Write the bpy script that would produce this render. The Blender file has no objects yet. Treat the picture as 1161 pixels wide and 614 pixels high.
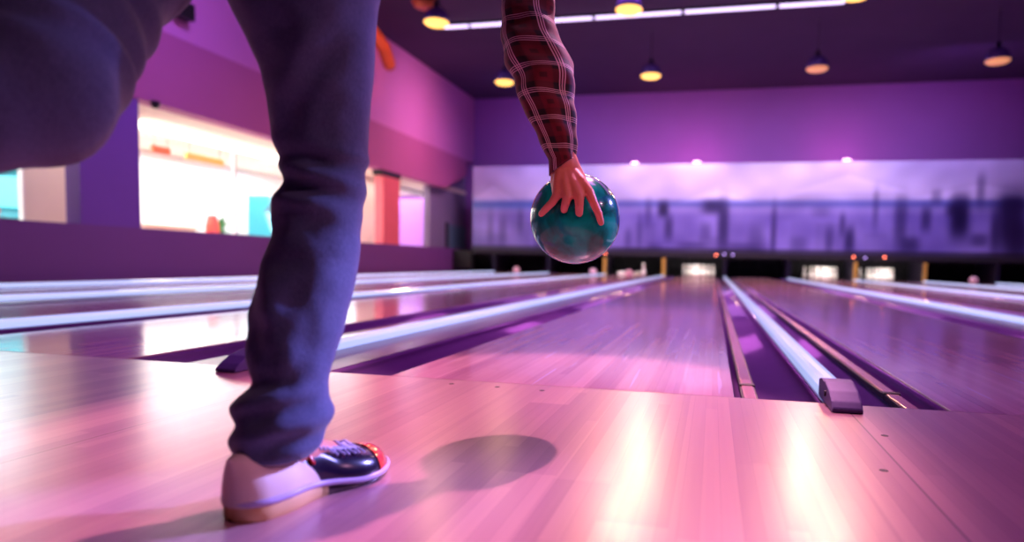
import bpy, bmesh, math, random
from mathutils import Vector, Matrix, noise
PI = math.pi
sc = bpy.context.scene
COL = sc.collection
random.seed(7)

# ------------------------------------------------------------------ camera
F_PX, PPX, PPY = 726.9, 645.7, 342.4
CAM = Vector((0.457, -1.836, 0.368))
YAW, PITCH, ROLL = 0.219, -0.062, 0.020
fw = Vector((-math.sin(YAW)*math.cos(PITCH), math.cos(YAW)*math.cos(PITCH), math.sin(PITCH)))
r0 = Vector((math.cos(YAW), math.sin(YAW), 0))
u0 = r0.cross(fw)
rt = r0*math.cos(ROLL) + u0*math.sin(ROLL)
up = u0*math.cos(ROLL) - r0*math.sin(ROLL)
cd = bpy.data.cameras.new('camera'); cam = bpy.data.objects.new('camera', cd); COL.objects.link(cam)
m = Matrix.Identity(4)
for i in range(3):
    m[i][0], m[i][1], m[i][2], m[i][3] = rt[i], up[i], -fw[i], CAM[i]
cam.matrix_world = m
cd.sensor_width = 36; cd.lens = F_PX/1161*36
cd.shift_x = -(PPX-580.5)/1161; cd.shift_y = (PPY-307)/1161
cd.clip_start = .02
cd.dof.use_dof = True; cd.dof.focus_distance = 1.50; cd.dof.aperture_fstop = 1.6
sc.camera = cam

def ray(x, y): return fw + rt*((x-PPX)/F_PX) - up*((y-PPY)/F_PX)
def W(x, y, z): return CAM + ray(x, y)*z                       # survey helper: photo point at a known distance
def on(x, y, ax, val):
    d = ray(x, y); return CAM + d*((val-CAM[ax])/d[ax])

# ------------------------------------------------------------------ materials
def lin(c):
    return tuple(((v/255)/12.92 if v/255 <= .04045 else ((v/255+.055)/1.055)**2.4) for v in c)
class NT:
    def __init__(s, name):
        s.m = bpy.data.materials.new(name); s.m.use_nodes = True
        s.t = s.m.node_tree; s.b = s.t.nodes['Principled BSDF']
    def n(s, typ, **kw):
        nd = s.t.nodes.new(typ)
        for k, v in kw.items(): setattr(nd, k, v)
        return nd
    def l(s, a, b): s.t.links.new(a, b)
    def put(s, sock, v):
        if hasattr(v, 'is_linked') or hasattr(v, 'links'): s.l(v, sock)
        else: sock.default_value = v
    def math(s, op, a, b=0.0, c=0.0, clamp=False):
        nd = s.n('ShaderNodeMath', operation=op, use_clamp=clamp)
        for i, v in enumerate((a, b, c)): s.put(nd.inputs[i], v)
        return nd.outputs[0]
    def mix(s, f, a, b, mode='MIX'):
        nd = s.n('ShaderNodeMix', data_type='RGBA', blend_type=mode)
        s.put(nd.inputs[0], f)
        for i, v in ((6, a), (7, b)):
            s.put(nd.inputs[i], v if hasattr(v, 'links') else (*v[:3], 1))
        return nd.outputs[2]
    def coord(s, kind='Object'):
        return s.n('ShaderNodeTexCoord').outputs[kind]
    def noise(s, vec, scale, detail=3, rough=.5, dist=0):
        nd = s.n('ShaderNodeTexNoise'); s.l(vec, nd.inputs['Vector'])
        nd.inputs['Scale'].default_value = scale; nd.inputs['Detail'].default_value = detail
        nd.inputs['Roughness'].default_value = rough; nd.inputs['Distortion'].default_value = dist
        return nd.outputs['Fac']
    def mapv(s, vec, scale):
        nd = s.n('ShaderNodeMapping'); s.l(vec, nd.inputs[0]); nd.inputs['Scale'].default_value = scale
        return nd.outputs[0]
    def bump(s, h, strength=.2, dist=.01):
        nd = s.n('ShaderNodeBump'); nd.inputs['Strength'].default_value = strength
        nd.inputs['Distance'].default_value = dist; s.l(h, nd.inputs['Height']); s.l(nd.outputs[0], s.b.inputs['Normal'])
    def set(s, **kw):
        names = dict(col='Base Color', rough='Roughness', metal='Metallic', coat='Coat Weight', crough='Coat Roughness',
                     emit='Emission Color', es='Emission Strength', sub='Subsurface Weight', spec='Specular IOR Level',
                     trans='Transmission Weight', sheen='Sheen Weight', ior='IOR', alpha='Alpha')
        for k, v in kw.items():
            if k in ('col', 'emit') and not hasattr(v, 'links'): v = (*v[:3], 1)
            s.put(s.b.inputs[names[k]], v)
        return s.m
def plain(name, rgb, rough=.5, var=.12, nscale=6, **kw):
    t = NT(name); c = lin(rgb)
    f = t.noise(t.coord(), nscale, 4)
    dark = tuple(v*(1-var) for v in c); light = tuple(min(1, v*(1+var)) for v in c)
    return t.set(col=t.mix(f, dark, light), rough=rough, **kw)
def glow(name, rgb, strength):
    t = NT(name); c = lin(rgb); f = t.noise(t.coord(), 3, 1)
    return t.set(col=c, emit=t.mix(f, tuple(v*.92 for v in c), c), es=strength, rough=.4)

def wood(name, light, dark, rough, plank, joints=(), streak=None, gloss=.5, coat=.35):
    t = NT(name); sep = t.n('ShaderNodeSeparateXYZ'); co = t.n('ShaderNodeNewGeometry').outputs['Position']
    t.l(co, sep.inputs[0]); x, y = sep.outputs[0], sep.outputs[1]
    def strips(w, ln, seed):
        ix = t.math('FLOOR', t.math('DIVIDE', x, w))
        wn = t.n('ShaderNodeTexWhiteNoise', noise_dimensions='1D'); t.l(t.math('ADD', ix, seed), wn.inputs['W'])
        iy = t.math('FLOOR', t.math('DIVIDE', t.math('ADD', y, t.math('MULTIPLY', wn.outputs[0], 7.0)), ln))
        w2 = t.n('ShaderNodeTexWhiteNoise', noise_dimensions='2D'); cb = t.n('ShaderNodeCombineXYZ')
        t.l(t.math('ADD', ix, seed*3.1), cb.inputs[0]); t.l(iy, cb.inputs[1]); t.l(cb.outputs[0], w2.inputs['Vector'])
        return w2.outputs[0]
    a = strips(plank, 1.6, 3.0); b = strips(plank*3.4, 2.4, 11.0)
    g = t.noise(t.mapv(co, (60, 1.6, 1)), 1.0, 5, .6)
    f = t.math('ADD', t.math('MULTIPLY', a, .34), t.math('ADD', t.math('MULTIPLY', b, .40), t.math('MULTIPLY', g, .34)), clamp=True)
    c = t.mix(f, lin(dark), lin(light))
    # fine seam between boards
    fx = t.math('FRACT', t.math('DIVIDE', x, plank))
    seam = t.math('LESS_THAN', fx, .035)
    c = t.mix(t.math('MULTIPLY', seam, .25), c, tuple(v*.45 for v in lin(dark)))
    for j in joints:
        d = t.math('LESS_THAN', t.math('ABSOLUTE', t.math('SUBTRACT', x, j)), .0022)
        c = t.mix(t.math('MULTIPLY', d, .7), c, tuple(v*.25 for v in lin(dark)))
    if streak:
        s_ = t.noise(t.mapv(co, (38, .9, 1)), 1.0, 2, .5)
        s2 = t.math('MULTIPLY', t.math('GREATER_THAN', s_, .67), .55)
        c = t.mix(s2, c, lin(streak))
    rr = t.math('ADD', rough, t.math('MULTIPLY', t.noise(t.mapv(co, (8, 1.2, 1)), 1.2, 3), .10))
    t.bump(t.noise(t.mapv(co, (25, 1.2, 1)), 1.0, 3), .05, .004)
    return t.set(col=c, rough=rr, spec=gloss, coat=coat, crough=rough*.9)

M = {}
M['approach'] = wood('approach_boards', (224, 172, 166), (158, 100, 122), .26, .030, joints=(-2.3, -.74, .81, 2.35, -3.9, 3.9), coat=.9, gloss=.8)
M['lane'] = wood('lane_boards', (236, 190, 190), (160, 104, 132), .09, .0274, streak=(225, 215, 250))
M['gutter'] = plain('gutter_plastic', (176, 130, 205), .12, .1, 4, coat=.4)
M['deckboard'] = plain('divider_deck', (112, 74, 138), .28, .1, 5)
M['rail'] = plain('rail_white', (226, 232, 248), .22, .04, 5, coat=.5, emit=lin((178, 205, 255)), es=1.0)  # emission added to white plastic for the bright light it catches
M['cap'] = plain('cap_rubber', (104, 88, 152), .55, .12, 60)
M['bumper'] = plain('bumper_strip', (214, 150, 160), .25, .06, 8, metal=.5)
M['black'] = plain('black_plastic', (14, 12, 18), .5, .2, 10)
M['dark'] = plain('dark_paint', (28, 20, 40), .6, .2, 4)
M['ceiling'] = plain('ceiling_paint', (66, 44, 84), .85, .15, 1.5)
M['wall_purple'] = plain('wall_purple', (158, 92, 182), .75, .07, 1.2)
M['wall_pink'] = plain('wall_orchid', (205, 120, 190), .7, .06, 1.0)
M['wall_band'] = plain('wall_band_plum', (176, 88, 146), .7, .06, 1.0)
M['halfwall'] = plain('half_wall_plum', (112, 58, 132), .55, .07, 1.2)
M['column'] = plain('column_violet', (112, 62, 160), .6, .06, 2)
M['column_red'] = plain('column_coral', (226, 100, 112), .6, .06, 2)
M['cream'] = plain('cream_plaster', (232, 214, 200), .7, .05, 2)
M['white_wall'] = plain('white_plaster', (240, 238, 238), .7, .03, 2)
M['grey_wall'] = plain('grey_plaster', (128, 112, 150), .7, .06, 2)
M['door'] = plain('door_teal_grey', (88, 120, 140), .5, .05, 2)
M['gold'] = plain('gold_trim', (226, 178, 84), .35, .1, 8, metal=.3)
M['pin'] = plain('pin_white', (245, 240, 236), .25, .02, 6, coat=.6)
M['pin_red'] = plain('pin_red_stripe', (190, 30, 44), .3, .05, 6)
M['curtain'] = plain('pit_curtain', (16, 12, 20), .9, .2, 20)
M['lamp_dome'] = plain('lamp_dome', (120, 96, 190), .25, .08, 10, metal=.4)
M['lamp_metal'] = plain('lamp_metal', (40, 34, 60), .35, .1, 10, metal=.6)
M['lamp_glow'] = glow('lamp_glow', (255, 196, 96), 2.2)
M['lamp_dim'] = glow('lamp_dim', (240, 160, 110), .8)
M['tube'] = glow('tube_glow', (226, 205, 255), 2.2)
M['band_glow'] = glow('band_glow', (255, 244, 230), 5)
M['orange_led'] = glow('orange_led', (255, 120, 90), 9)
M['pale_led'] = glow('pale_led', (190, 160, 255), 3)
M['copper'] = plain('duct_lit_orange', (205, 100, 56), .4, .2, 4, metal=.3)  # orange light on duct and drum is put into this colour
M['uplight'] = glow('uplight_lens', (255, 190, 230), 5)
M['pale_ball'] = plain('pale_ball', (250, 205, 225), .12, .05, 4, coat=1.0)
M['red'] = plain('red_fabric', (236, 70, 40), .6, .1, 10)
M['teal'] = plain('teal_paint', (40, 150, 168), .4, .08, 8)
M['screen'] = glow('screen_glow', (90, 200, 215), 1.6)
M['leaf'] = plain('leaf_green', (60, 130, 70), .5, .25, 12)
M['pot'] = plain('pot_clay', (190, 150, 120), .7, .1, 12)
M['skin'] = plain('skin', (228, 150, 130), .48, .05, 30, sub=.12)
M['hair'] = plain('hair_brown', (52, 34, 26), .6, .3, 60)
M['counter'] = plain('shoe_suede_tan', (240, 220, 204), .6, .06, 20)
M['navy'] = plain('shoe_navy', (22, 14, 44), .22, .12, 16, coat=.6)
M['shoe_red'] = plain('shoe_red', (214, 40, 40), .2, .12, 20, coat=.8)
M['lace'] = plain('lace_white', (190, 190, 220), .7, .08, 40)
M['welt'] = plain('shoe_welt', (196, 180, 220), .35, .04, 20)
M['sole'] = plain('shoe_sole', (236, 190, 130), .55, .08, 14)

def ball_mat():
    t = NT('ball_teal_swirl'); co = t.coord()
    n1 = t.noise(co, 7, 4, .5, 1.6); n2 = t.noise(co, 13, 3, .5, .8)
    c = t.mix(t.math('MULTIPLY', t.math('SUBTRACT', n1, .38), 4.0, clamp=True), lin((4, 96, 84)), lin((14, 205, 180)))
    c = t.mix(t.math('MULTIPLY', t.math('SUBTRACT', n2, .56), 6.0, clamp=True), c, lin((14, 100, 150)))
    return t.set(col=c, rough=.2, coat=.7, crough=.03, spec=.15)
M['ball'] = ball_mat()

def denim_mat():
    t = NT('denim'); co = t.coord()
    n = t.noise(co, 5, 4, .6); fine = t.noise(t.mapv(co, (1, 1, .35)), 420, 2)
    c = t.mix(n, lin((26, 34, 60)), lin((62, 76, 122)))
    c = t.mix(t.math('MULTIPLY', fine, .35), c, lin((140, 150, 190)))
    t.bump(t.math('ADD', t.math('MULTIPLY', fine, .3), t.noise(co, 30, 3)), .35, .004)
    return t.set(col=c, rough=.85, sheen=.2)
M['denim'] = denim_mat()

def plaid_mat():
    t = NT('plaid_flannel'); uv = t.n('ShaderNodeUVMap').outputs[0]
    sep = t.n('ShaderNodeSeparateXYZ'); t.l(uv, sep.inputs[0])
    def axis(v, per, off):
        f = t.math('FRACT', t.math('ADD', t.math('DIVIDE', v, per), off))
        def band(c_, w, soft=.012):
            d = t.math('ABSOLUTE', t.math('SUBTRACT', f, c_))
            return t.math('SUBTRACT', 1.0, t.math('DIVIDE', t.math('SUBTRACT', d, w), soft, clamp=True), clamp=True)
        wide = band(.62, .19, .05); mid = band(.62, .07, .03)
        lines = t.math('MAXIMUM', band(.10, .009), t.math('MAXIMUM', band(.17, .009), band(.24, .009)))
        return wide, mid, lines
    a = axis(sep.outputs[0], .062, .1); b = axis(sep.outputs[1], .066, .35)
    base, red = lin((15, 4, 18)), lin((140, 18, 44))
    c = t.mix(t.math('MULTIPLY', a[0], .42), base, red); c = t.mix(t.math('MULTIPLY', b[0], .34), c, red)
    c = t.mix(t.math('MULTIPLY', t.math('MULTIPLY', a[1], b[1]), .6), c, lin((10, 4, 14)))
    white = lin((232, 196, 214))
    c = t.mix(t.math('MULTIPLY', a[2], .95), c, white); c = t.mix(t.math('MULTIPLY', b[2], .7), c, white)
    t.bump(t.noise(t.coord(), 260, 2), .15, .002)
    return t.set(col=c, rough=.85, sheen=.25)
M['plaid'] = plaid_mat()

# ------------------------------------------------------------------ mesh helpers
def tag(o, label=None, cat=None, group=None, kind=None):
    for k, v in (('label', label), ('category', cat), ('group', group), ('kind', kind)):
        if v: o[k] = v
    return o
def empty(name, loc=(0, 0, 0), rz=0, **kw):
    o = bpy.data.objects.new(name, None); COL.objects.link(o); o.location = loc; o.rotation_euler.z = rz
    o.empty_display_size = .1
    return tag(o, **kw)
def obj(name, bm, mat, parent=None, smooth=False, loc=None, **kw):
    me = bpy.data.meshes.new(name); bmesh.ops.recalc_face_normals(bm, faces=bm.faces[:]) if not getattr(bm, 'tag_keep', False) else None
    bm.to_mesh(me); bm.free()
    mats = mat if isinstance(mat, (list, tuple)) else [mat]
    for mm in mats: me.materials.append(M[mm] if isinstance(mm, str) else mm)
    if smooth:
        for p in me.polygons: p.use_smooth = True
    o = bpy.data.objects.new(name, me); COL.objects.link(o)
    if parent: o.parent = parent
    if loc is not None: o.location = loc
    return tag(o, **kw)
def struct(name, bm, mat, **kw): return obj(name, bm, mat, kind='structure', **kw)
def copy_tree(o, parent=None):
    c = o.copy(); COL.objects.link(c); c.parent = parent
    for ch in list(o.children): copy_tree(ch, c)
    return c
def B(): return bmesh.new()
def box(bm, x0, x1, y0, y1, z0, z1, bev=0):
    vs = [bm.verts.new(p) for p in ((x0,y0,z0),(x1,y0,z0),(x1,y1,z0),(x0,y1,z0),(x0,y0,z1),(x1,y0,z1),(x1,y1,z1),(x0,y1,z1))]
    fs = [bm.faces.new([vs[i] for i in f]) for f in ((0,3,2,1),(4,5,6,7),(0,1,5,4),(1,2,6,5),(2,3,7,6),(3,0,4,7))]
    if bev:
        es = list({e for f in fs for e in f.edges}); bmesh.ops.bevel(bm, geom=es, offset=bev, segments=2, affect='EDGES', profile=.6)
    return bm
def prism(bm, pts, axis, a, b):
    """extrude a closed outline along an axis; pts are the two remaining coordinates in order"""
    def P(q, v):
        l = list(q); l.insert(axis, v); return l
    A = [bm.verts.new(P(q, a)) for q in pts]; C_ = [bm.verts.new(P(q, b)) for q in pts]; n = len(pts)
    bm.faces.new(A); bm.faces.new(C_[::-1])
    for i in range(n): bm.faces.new((A[i], C_[i], C_[(i+1) % n], A[(i+1) % n]))
    return bm
def lathe(bm, prof, seg=24, loc=(0, 0, 0)):
    rings = []
    for r, z in prof:
        if r < 1e-5: rings.append([bm.verts.new((loc[0], loc[1], loc[2]+z))])
        else: rings.append([bm.verts.new((loc[0]+r*math.cos(2*PI*k/seg), loc[1]+r*math.sin(2*PI*k/seg), loc[2]+z)) for k in range(seg)])
    for a, b in zip(rings, rings[1:]):
        for k in range(seg):
            k2 = (k+1) % seg
            if len(a) == 1 and len(b) == 1: continue
            if len(a) == 1: bm.faces.new((a[0], b[k], b[k2]))
            elif len(b) == 1: bm.faces.new((a[k], b[0], a[k2]))
            else: bm.faces.new((a[k], b[k], b[k2], a[k2]))
    return bm
def loft(bm, rings, cap=True, uv=None, closed=True):
    """rings: list of equal-length lists of points"""
    V = [[bm.verts.new(p) for p in r] for r in rings]; n = len(V[0]); lay = bm.loops.layers.uv.verify() if uv else None
    for i in range(len(V)-1):
        for k in range(n if closed else n-1):
            k2 = (k+1) % n
            f = bm.faces.new((V[i][k], V[i][k2], V[i+1][k2], V[i+1][k])); f.smooth = True
            if uv:
                for lp, (a, b) in zip(f.loops, ((i, k), (i, k+1), (i+1, k+1), (i+1, k))): lp[lay].uv = uv(a, b)
    if cap and closed:
        for r in (V[0], V[-1]):
            f = bm.faces.new(r)
            if uv:
                for lp in f.loops: lp[lay].uv = (0, 0)
    return V
def frame(d):
    d = d.normalized(); a = Vector((0, 0, 1)) if abs(d.z) < .9 else Vector((0, 1, 0))
    s = a.cross(d).normalized(); return s, d.cross(s)
def tube(bm, pts, rad, seg=12, flat=None):
    """tapered round-ended tube through pts; flat=(axis, factor) squashes the section along an axis"""
    pts = [Vector(p) for p in pts]; rads = rad if isinstance(rad, (list, tuple)) else [rad]*len(pts)
    P, Rr = [], []
    d0 = (pts[0]-pts[1]).normalized(); d1 = (pts[-1]-pts[-2]).normalized()
    for k in range(4):
        a = PI/2*(1-k/4); P.append(pts[0]+d0*rads[0]*math.sin(a)); Rr.append(rads[0]*max(math.cos(a), .08))
    for p, r in zip(pts, rads): P.append(p); Rr.append(r)
    for k in range(1, 5):
        a = PI/2*k/4; P.append(pts[-1]+d1*rads[-1]*math.sin(a)); Rr.append(rads[-1]*max(math.cos(a), .08))
    rings = []; s, t = frame(pts[1]-pts[0])
    for i, p in enumerate(P):
        d = (P[min(i+1, len(P)-1)]-P[max(i-1, 0)]).normalized()
        s = (s-d*s.dot(d)).normalized(); t = d.cross(s)
        ring = []
        for k in range(seg):
            a = 2*PI*k/seg; v = (s*math.cos(a)+t*math.sin(a))*Rr[i]
            if flat: v -= flat[0]*v.dot(flat[0])*(1-flat[1])
            ring.append(p+v)
        rings.append(ring)
    loft(bm, rings)
def sphere(bm, c, r, seg=24, scale=(1, 1, 1)):
    ret = bmesh.ops.create_uvsphere(bm, u_segments=seg, v_segments=seg//2, radius=r)
    for v in ret['verts']: v.co = Vector((v.co.x*scale[0], v.co.y*scale[1], v.co.z*scale[2])) + Vector(c)
    return ret['verts']

# ------------------------------------------------------------------ room shell
GP, GQ = .802, 1.035          # half distance between neighbouring lanes, narrow and wide gap
XL, XR, YB, YF, ZC = -8.005, 10.3, 20.0, -5.5, 6.074
HW, SOF, BAND, MASK = .76, 2.679, 3.816, 3.42
struct('floor', box(B(), XL, XR, YF, -.003, -.14, 0), 'approach')
struct('floor', box(B(), XL, XR, .0, YB, -.16, -.13), 'dark')
b = B(); prism(b, [(-.003, -.0), (0, -.0), (0, -.13), (-.003, -.13)], 0, XL, XR); struct('trim_1', b, 'black')
struct('ceiling', box(B(), XL-5.2, XR+.2, YF, YB+.2, ZC, ZC+.15), 'ceiling')
struct('wall_back', box(B(), XL-4.3, XR+.2, YB, YB+.2, -.16, ZC), 'wall_purple')
struct('wall_right', box(B(), XR, XR+.2, YF, YB, -.16, ZC), 'wall_purple')
struct('wall_front', box(B(), XL-5.2, XR+.2, YF-.2, YF, -.16, ZC), 'dark')
# left side: tall upper wall, projecting band, half wall below the opening
struct('wall_left', box(B(), XL-.2, XL, YF, YB, BAND, ZC), 'wall_pink')
yE = on(505, 209, 0, XL).y; yT = on(529, 183, 0, XL).y
b = B(); prism(b, [(YF, SOF), (yE, SOF), (yT, BAND-.5), (yT, BAND), (YF, BAND)], 0, XL-.28, XL+.02); struct('wall_left_band', b, 'wall_band')
struct('wall_left_lower', box(B(), XL-.18, XL, YF, YB, -.16, HW), 'halfwall')
# columns in the opening
def oy(px, X=XL): return on(px, 230, 0, X).y
c = tag(obj('column', box(B(), XL-.26, XL-.01, oy(92), oy(160), HW, SOF), 'column'), kind='structure')
c = tag(obj('column', box(B(), XL-.26, XL-.01, oy(435), oy(453.5), HW, SOF-.14), 'column_red'), kind='structure')
struct('column_top_shade', box(B(), XL-.27, XL-.0, oy(435)-.1, oy(453.5)+.05, SOF-.14, SOF), 'dark')  # dark block standing in for the shadow at the coral column's top
# grey end wall with its door, beyond the last opening
y0 = oy(497)
struct('wall_left_end', box(B(), XL-.5, XL-.3, y0, YB, -.16, BAND), 'grey_wall')
d = obj('door_1', box(B(), XL-.31, XL-.27, on(509, 260, 0, XL-.3).y, on(529, 260, 0, XL-.3).y, .02, 1.55, .01), 'door', kind='structure')
b = B(); yy = on(505, 260, 0, XL-.3).y
box(b, XL-.32, XL-.25, yy, yy+.14, 0, 1.62); obj('door_frame', b, 'dark', d)
# side corridor behind the half wall, with a glazed bright room beyond
XG, XF = -9.32, -12.1
struct('ceiling_side', box(B(), XF-.2, XL-.28, YF, YB, SOF+.02, SOF+.14), 'cream')
struct('floor_side', box(B(), XF-.2, XL-.18, YF, YB, -.16, 0), 'cream')
def gy(px, y=230): return on(px, y, 0, XG).y
struct('wall_side', box(B(), XG-.1, XG, gy(28), gy(158), 0, SOF), 'cream')
struct('wall_side', box(B(), XG-.1, XG, YF, gy(-40), 0, SOF), 'cream')
struct('wall_side', box(B(), XG-.1, XG, gy(404), gy(452), 0, SOF), 'cream')
struct('wall_side', box(B(), XG-.1, XG, gy(496), YB, 0, SOF), 'grey_wall')
struct('wall_far', box(B(), XF-.15, XF, YF, YB, 0, SOF), 'white_wall')
for a_, b_, n in ((gy(-40), gy(28), 1), (gy(158), gy(404), 2), (gy(452), gy(496), 3)):
    w = B()
    box(w, XG-.07, XG, a_, b_, SOF-.16, SOF); box(w, XG-.07, XG, a_, b_, .28, .34)
    k = max(1, round((b_-a_)/2.4))
    for i in range(k+1):
        y = a_+(b_-a_)*i/k; box(w, XG-.07, XG, y-.03 if i else y, y+.03 if i < k else y, .34, SOF-.16)
    w = obj('window_%d' % n, w, 'white_wall', kind='structure')
t = NT('glass'); t.n('ShaderNodeBsdfTransparent')
gl = t.t.nodes['Transparent BSDF']; mx = t.n('ShaderNodeMixShader'); gg = t.n('ShaderNodeBsdfGlossy')
gg.inputs['Roughness'].default_value = .03; mx.inputs[0].default_value = .04; t.l(gl.outputs[0], mx.inputs[1]); t.l(gg.outputs[0], mx.inputs[2])
t.l(mx.outputs[0], t.t.nodes['Material Output'].inputs['Surface']); M['glass'] = t.m
for n, (a_, b_) in enumerate(((gy(-40), gy(28)), (gy(158), gy(404)), (gy(452), gy(496)))):
    p = obj('pane', box(B(), XG-.04, XG-.03, a_, b_, .34, SOF-.16), 'glass', bpy.data.objects['window_%d' % (n+1)])
# light band along the head of the long window
obj('light_band', box(B(), XG, XG+.05, gy(160), gy(404), SOF-.15, SOF-.005, .008), 'band_glow', bpy.data.objects['window_2'], label='long white light strip over the window')

def area(name, loc, target, size, power, col, size_y=None, spread=None):
    l = bpy.data.lights.new(name, 'AREA'); l.energy = power; l.color = col; l.size = size
    if size_y: l.shape = 'RECTANGLE'; l.size_y = size_y
    if spread: l.spread = spread
    o = bpy.data.objects.new(name, l); COL.objects.link(o); o.location = loc
    o.rotation_euler = (Vector(target)-Vector(loc)).to_track_quat('-Z', 'Y').to_euler(); return o
def spot(name, loc, target, power, col, angle=60, blend=.6, rad=.08):
    l = bpy.data.lights.new(name, 'SPOT'); l.energy = power; l.color = col; l.spot_size = math.radians(angle)
    l.spot_blend = blend; l.shadow_soft_size = rad
    o = bpy.data.objects.new(name, l); COL.objects.link(o); o.location = loc
    o.rotation_euler = (Vector(target)-Vector(loc)).to_track_quat('-Z', 'Y').to_euler(); return o

# ------------------------------------------------------------------ furniture in the bright room
def chair_red(loc, rz):
    t = empty('armchair', loc, rz, label='red orange tall backed armchair inside the bright room behind glass', cat='armchair')
    obj('seat', box(B(), -.28, .28, -.28, .28, .25, .47, .05), 'red', t, True)
    b = B(); prism(b, [(-.26, .45), (.26, .45), (.22, 1.0), (.10, 1.22), (-.10, 1.22), (-.22, 1.0)], 1, .2, .32); obj('backrest', b, 'red', t)
    for s in (-1, 1):
        obj('armrest', box(B(), s*.28-.05, s*.28+.05, -.26, .26, .3, .66, .03), 'red', t)
        for q in (-1, 1):
            b = B(); lathe(b, [(.02, 0), (.028, .26)], 10, (s*.22, q*.22, 0)); obj('leg', b, 'black', t)
q = on(226, 250, 0, -10.3); chair_red((q.x, q.y, 0), -1.2)
def plant(loc):
    t = empty('potted_plant', loc, label='bushy green potted plant beside the red armchair behind glass', cat='plant')
    b = B(); lathe(b, [(0, 0), (.15, 0), (.2, .35), (.17, .35), (.15, .3), (0, .3)], 20); obj('pot', b, 'pot', t, True)
    b = B(); lathe(b, [(.02, .3), (.02, .9)], 8); obj('stem', b, 'pot', t)
    b = B(); rnd = random.Random(3)
    for i in range(90):
        a = rnd.uniform(0, 2*PI); el = rnd.uniform(-.3, 1.4); L = rnd.uniform(.25, .5); z0 = rnd.uniform(.55, .95)
        d = Vector((math.cos(a)*math.cos(el), math.sin(a)*math.cos(el), math.sin(el))); s = d.cross(Vector((0, 0, 1))).normalized()*.05
        p = Vector((0, 0, z0)); vs = [bm for bm in (p+d*.1, p+d*L*.6+s, p+d*L+Vector((0, 0, -.06)), p+d*L*.6-s)]
        b.faces.new([b.verts.new(v) for v in vs])
    obj('foliage', b, 'leaf', t)
q = on(250, 250, 0, -10.9); plant((q.x, q.y, 0))
def cabinet(loc, rz, label):
    t = empty('arcade_cabinet', loc, rz, label=label, cat='arcade machine')
    b = B(); prism(b, [(-.35, 0), (.38, 0), (.38, .75), (.22, .95), (.05, 1.55), (.2, 1.75), (.15, 1.95), (-.35, 1.95)], 1, -.36, .36); obj('housing', b, 'teal', t)
    b = B(); prism(b, [(.20, 1.02), (.06, 1.5), (.075, 1.505), (.215, 1.025)], 1, -.28, .28); obj('screen', b, 'screen', t)
    b = B(); box(b, .2, .42, -.3, .3, .80, .86, .01); obj('control_panel', b, 'black', t)
    b = B(); lathe(b, [(.012, .86), (.012, .94), (.03, .95), (.03, .98), (0, 1.0)], 12, (.3, -.12, 0)); obj('joystick', b, 'red', t)
q = on(303, 250, 0, -11.2); cabinet((q.x, q.y, 0), .3, 'teal arcade cabinet inside the bright room, next to the leg')
q = on(5, 220, 0, -10.1); cabinet((q.x, q.y, 0), -.5, 'teal arcade cabinet at the far left edge of the photo')
def counter(loc):
    t = empty('shop_counter', loc, label='white counter with wooden top inside the bright room behind glass', cat='counter')
    obj('front_panel', box(B(), -.3, .3, -1.0, 1.0, 0, .95, .02), 'white_wall', t)
    obj('counter_top', box(B(), -.36, .36, -1.06, 1.06, .95, 1.0, .01), 'pot', t)
q = on(185, 255, 0, -11.5); counter((q.x, q.y-.4, 0))
# hanging warm signs near the ceiling of the bright room
for i, (px, py, rgb) in enumerate(((232, 142, 'gold'), (182, 160, 'copper'))):
    q = on(px, py, 0, -9.8)
    t = empty('hanging_sign', (q.x, q.y, SOF), label=('yellow board hanging from the ceiling of the bright room', 'small orange board hanging left of the yellow board')[i], cat='sign')
    obj('board', box(B(), -.03, .03, -(.5, .2)[i], (.5, .2)[i], -.42, -.28, .01), rgb, t)
    for s in (-1, 1):
        b = B(); lathe(b, [(.006, -.28), (.006, 0)], 6, (0, s*(.4, .15)[i], 0)); obj('cord', b, 'black', t)
# dome camera under the corridor ceiling
q = on(176, 118, 2, SOF-.02)
t = empty('security_camera', (q.x, q.y, SOF+.02), label='small black dome camera under the cream ceiling edge', cat='camera')
b = B(); lathe(b, [(0, 0), (.07, 0), (.07, -.03), (.06, -.04)], 20); obj('mount', b, 'black', t, True)
b = B(); lathe(b, [(.055, -.04), (.05, -.08), (.03, -.1), (0, -.11)], 20); obj('dome', b, 'black', t, True)
q = on(200, 14, 0, XL)
t = empty('loudspeaker', (XL, q.y, q.z-.12), label='small black loudspeaker mounted high on the left wall', cat='speaker')
obj('housing', box(B(), .04, .24, -.13, .13, 0, .26, .02), 'black', t)
b = B(); box(b, -.004, .05, -.03, .03, .08, .18); obj('bracket', b, 'lamp_metal', t)

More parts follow.
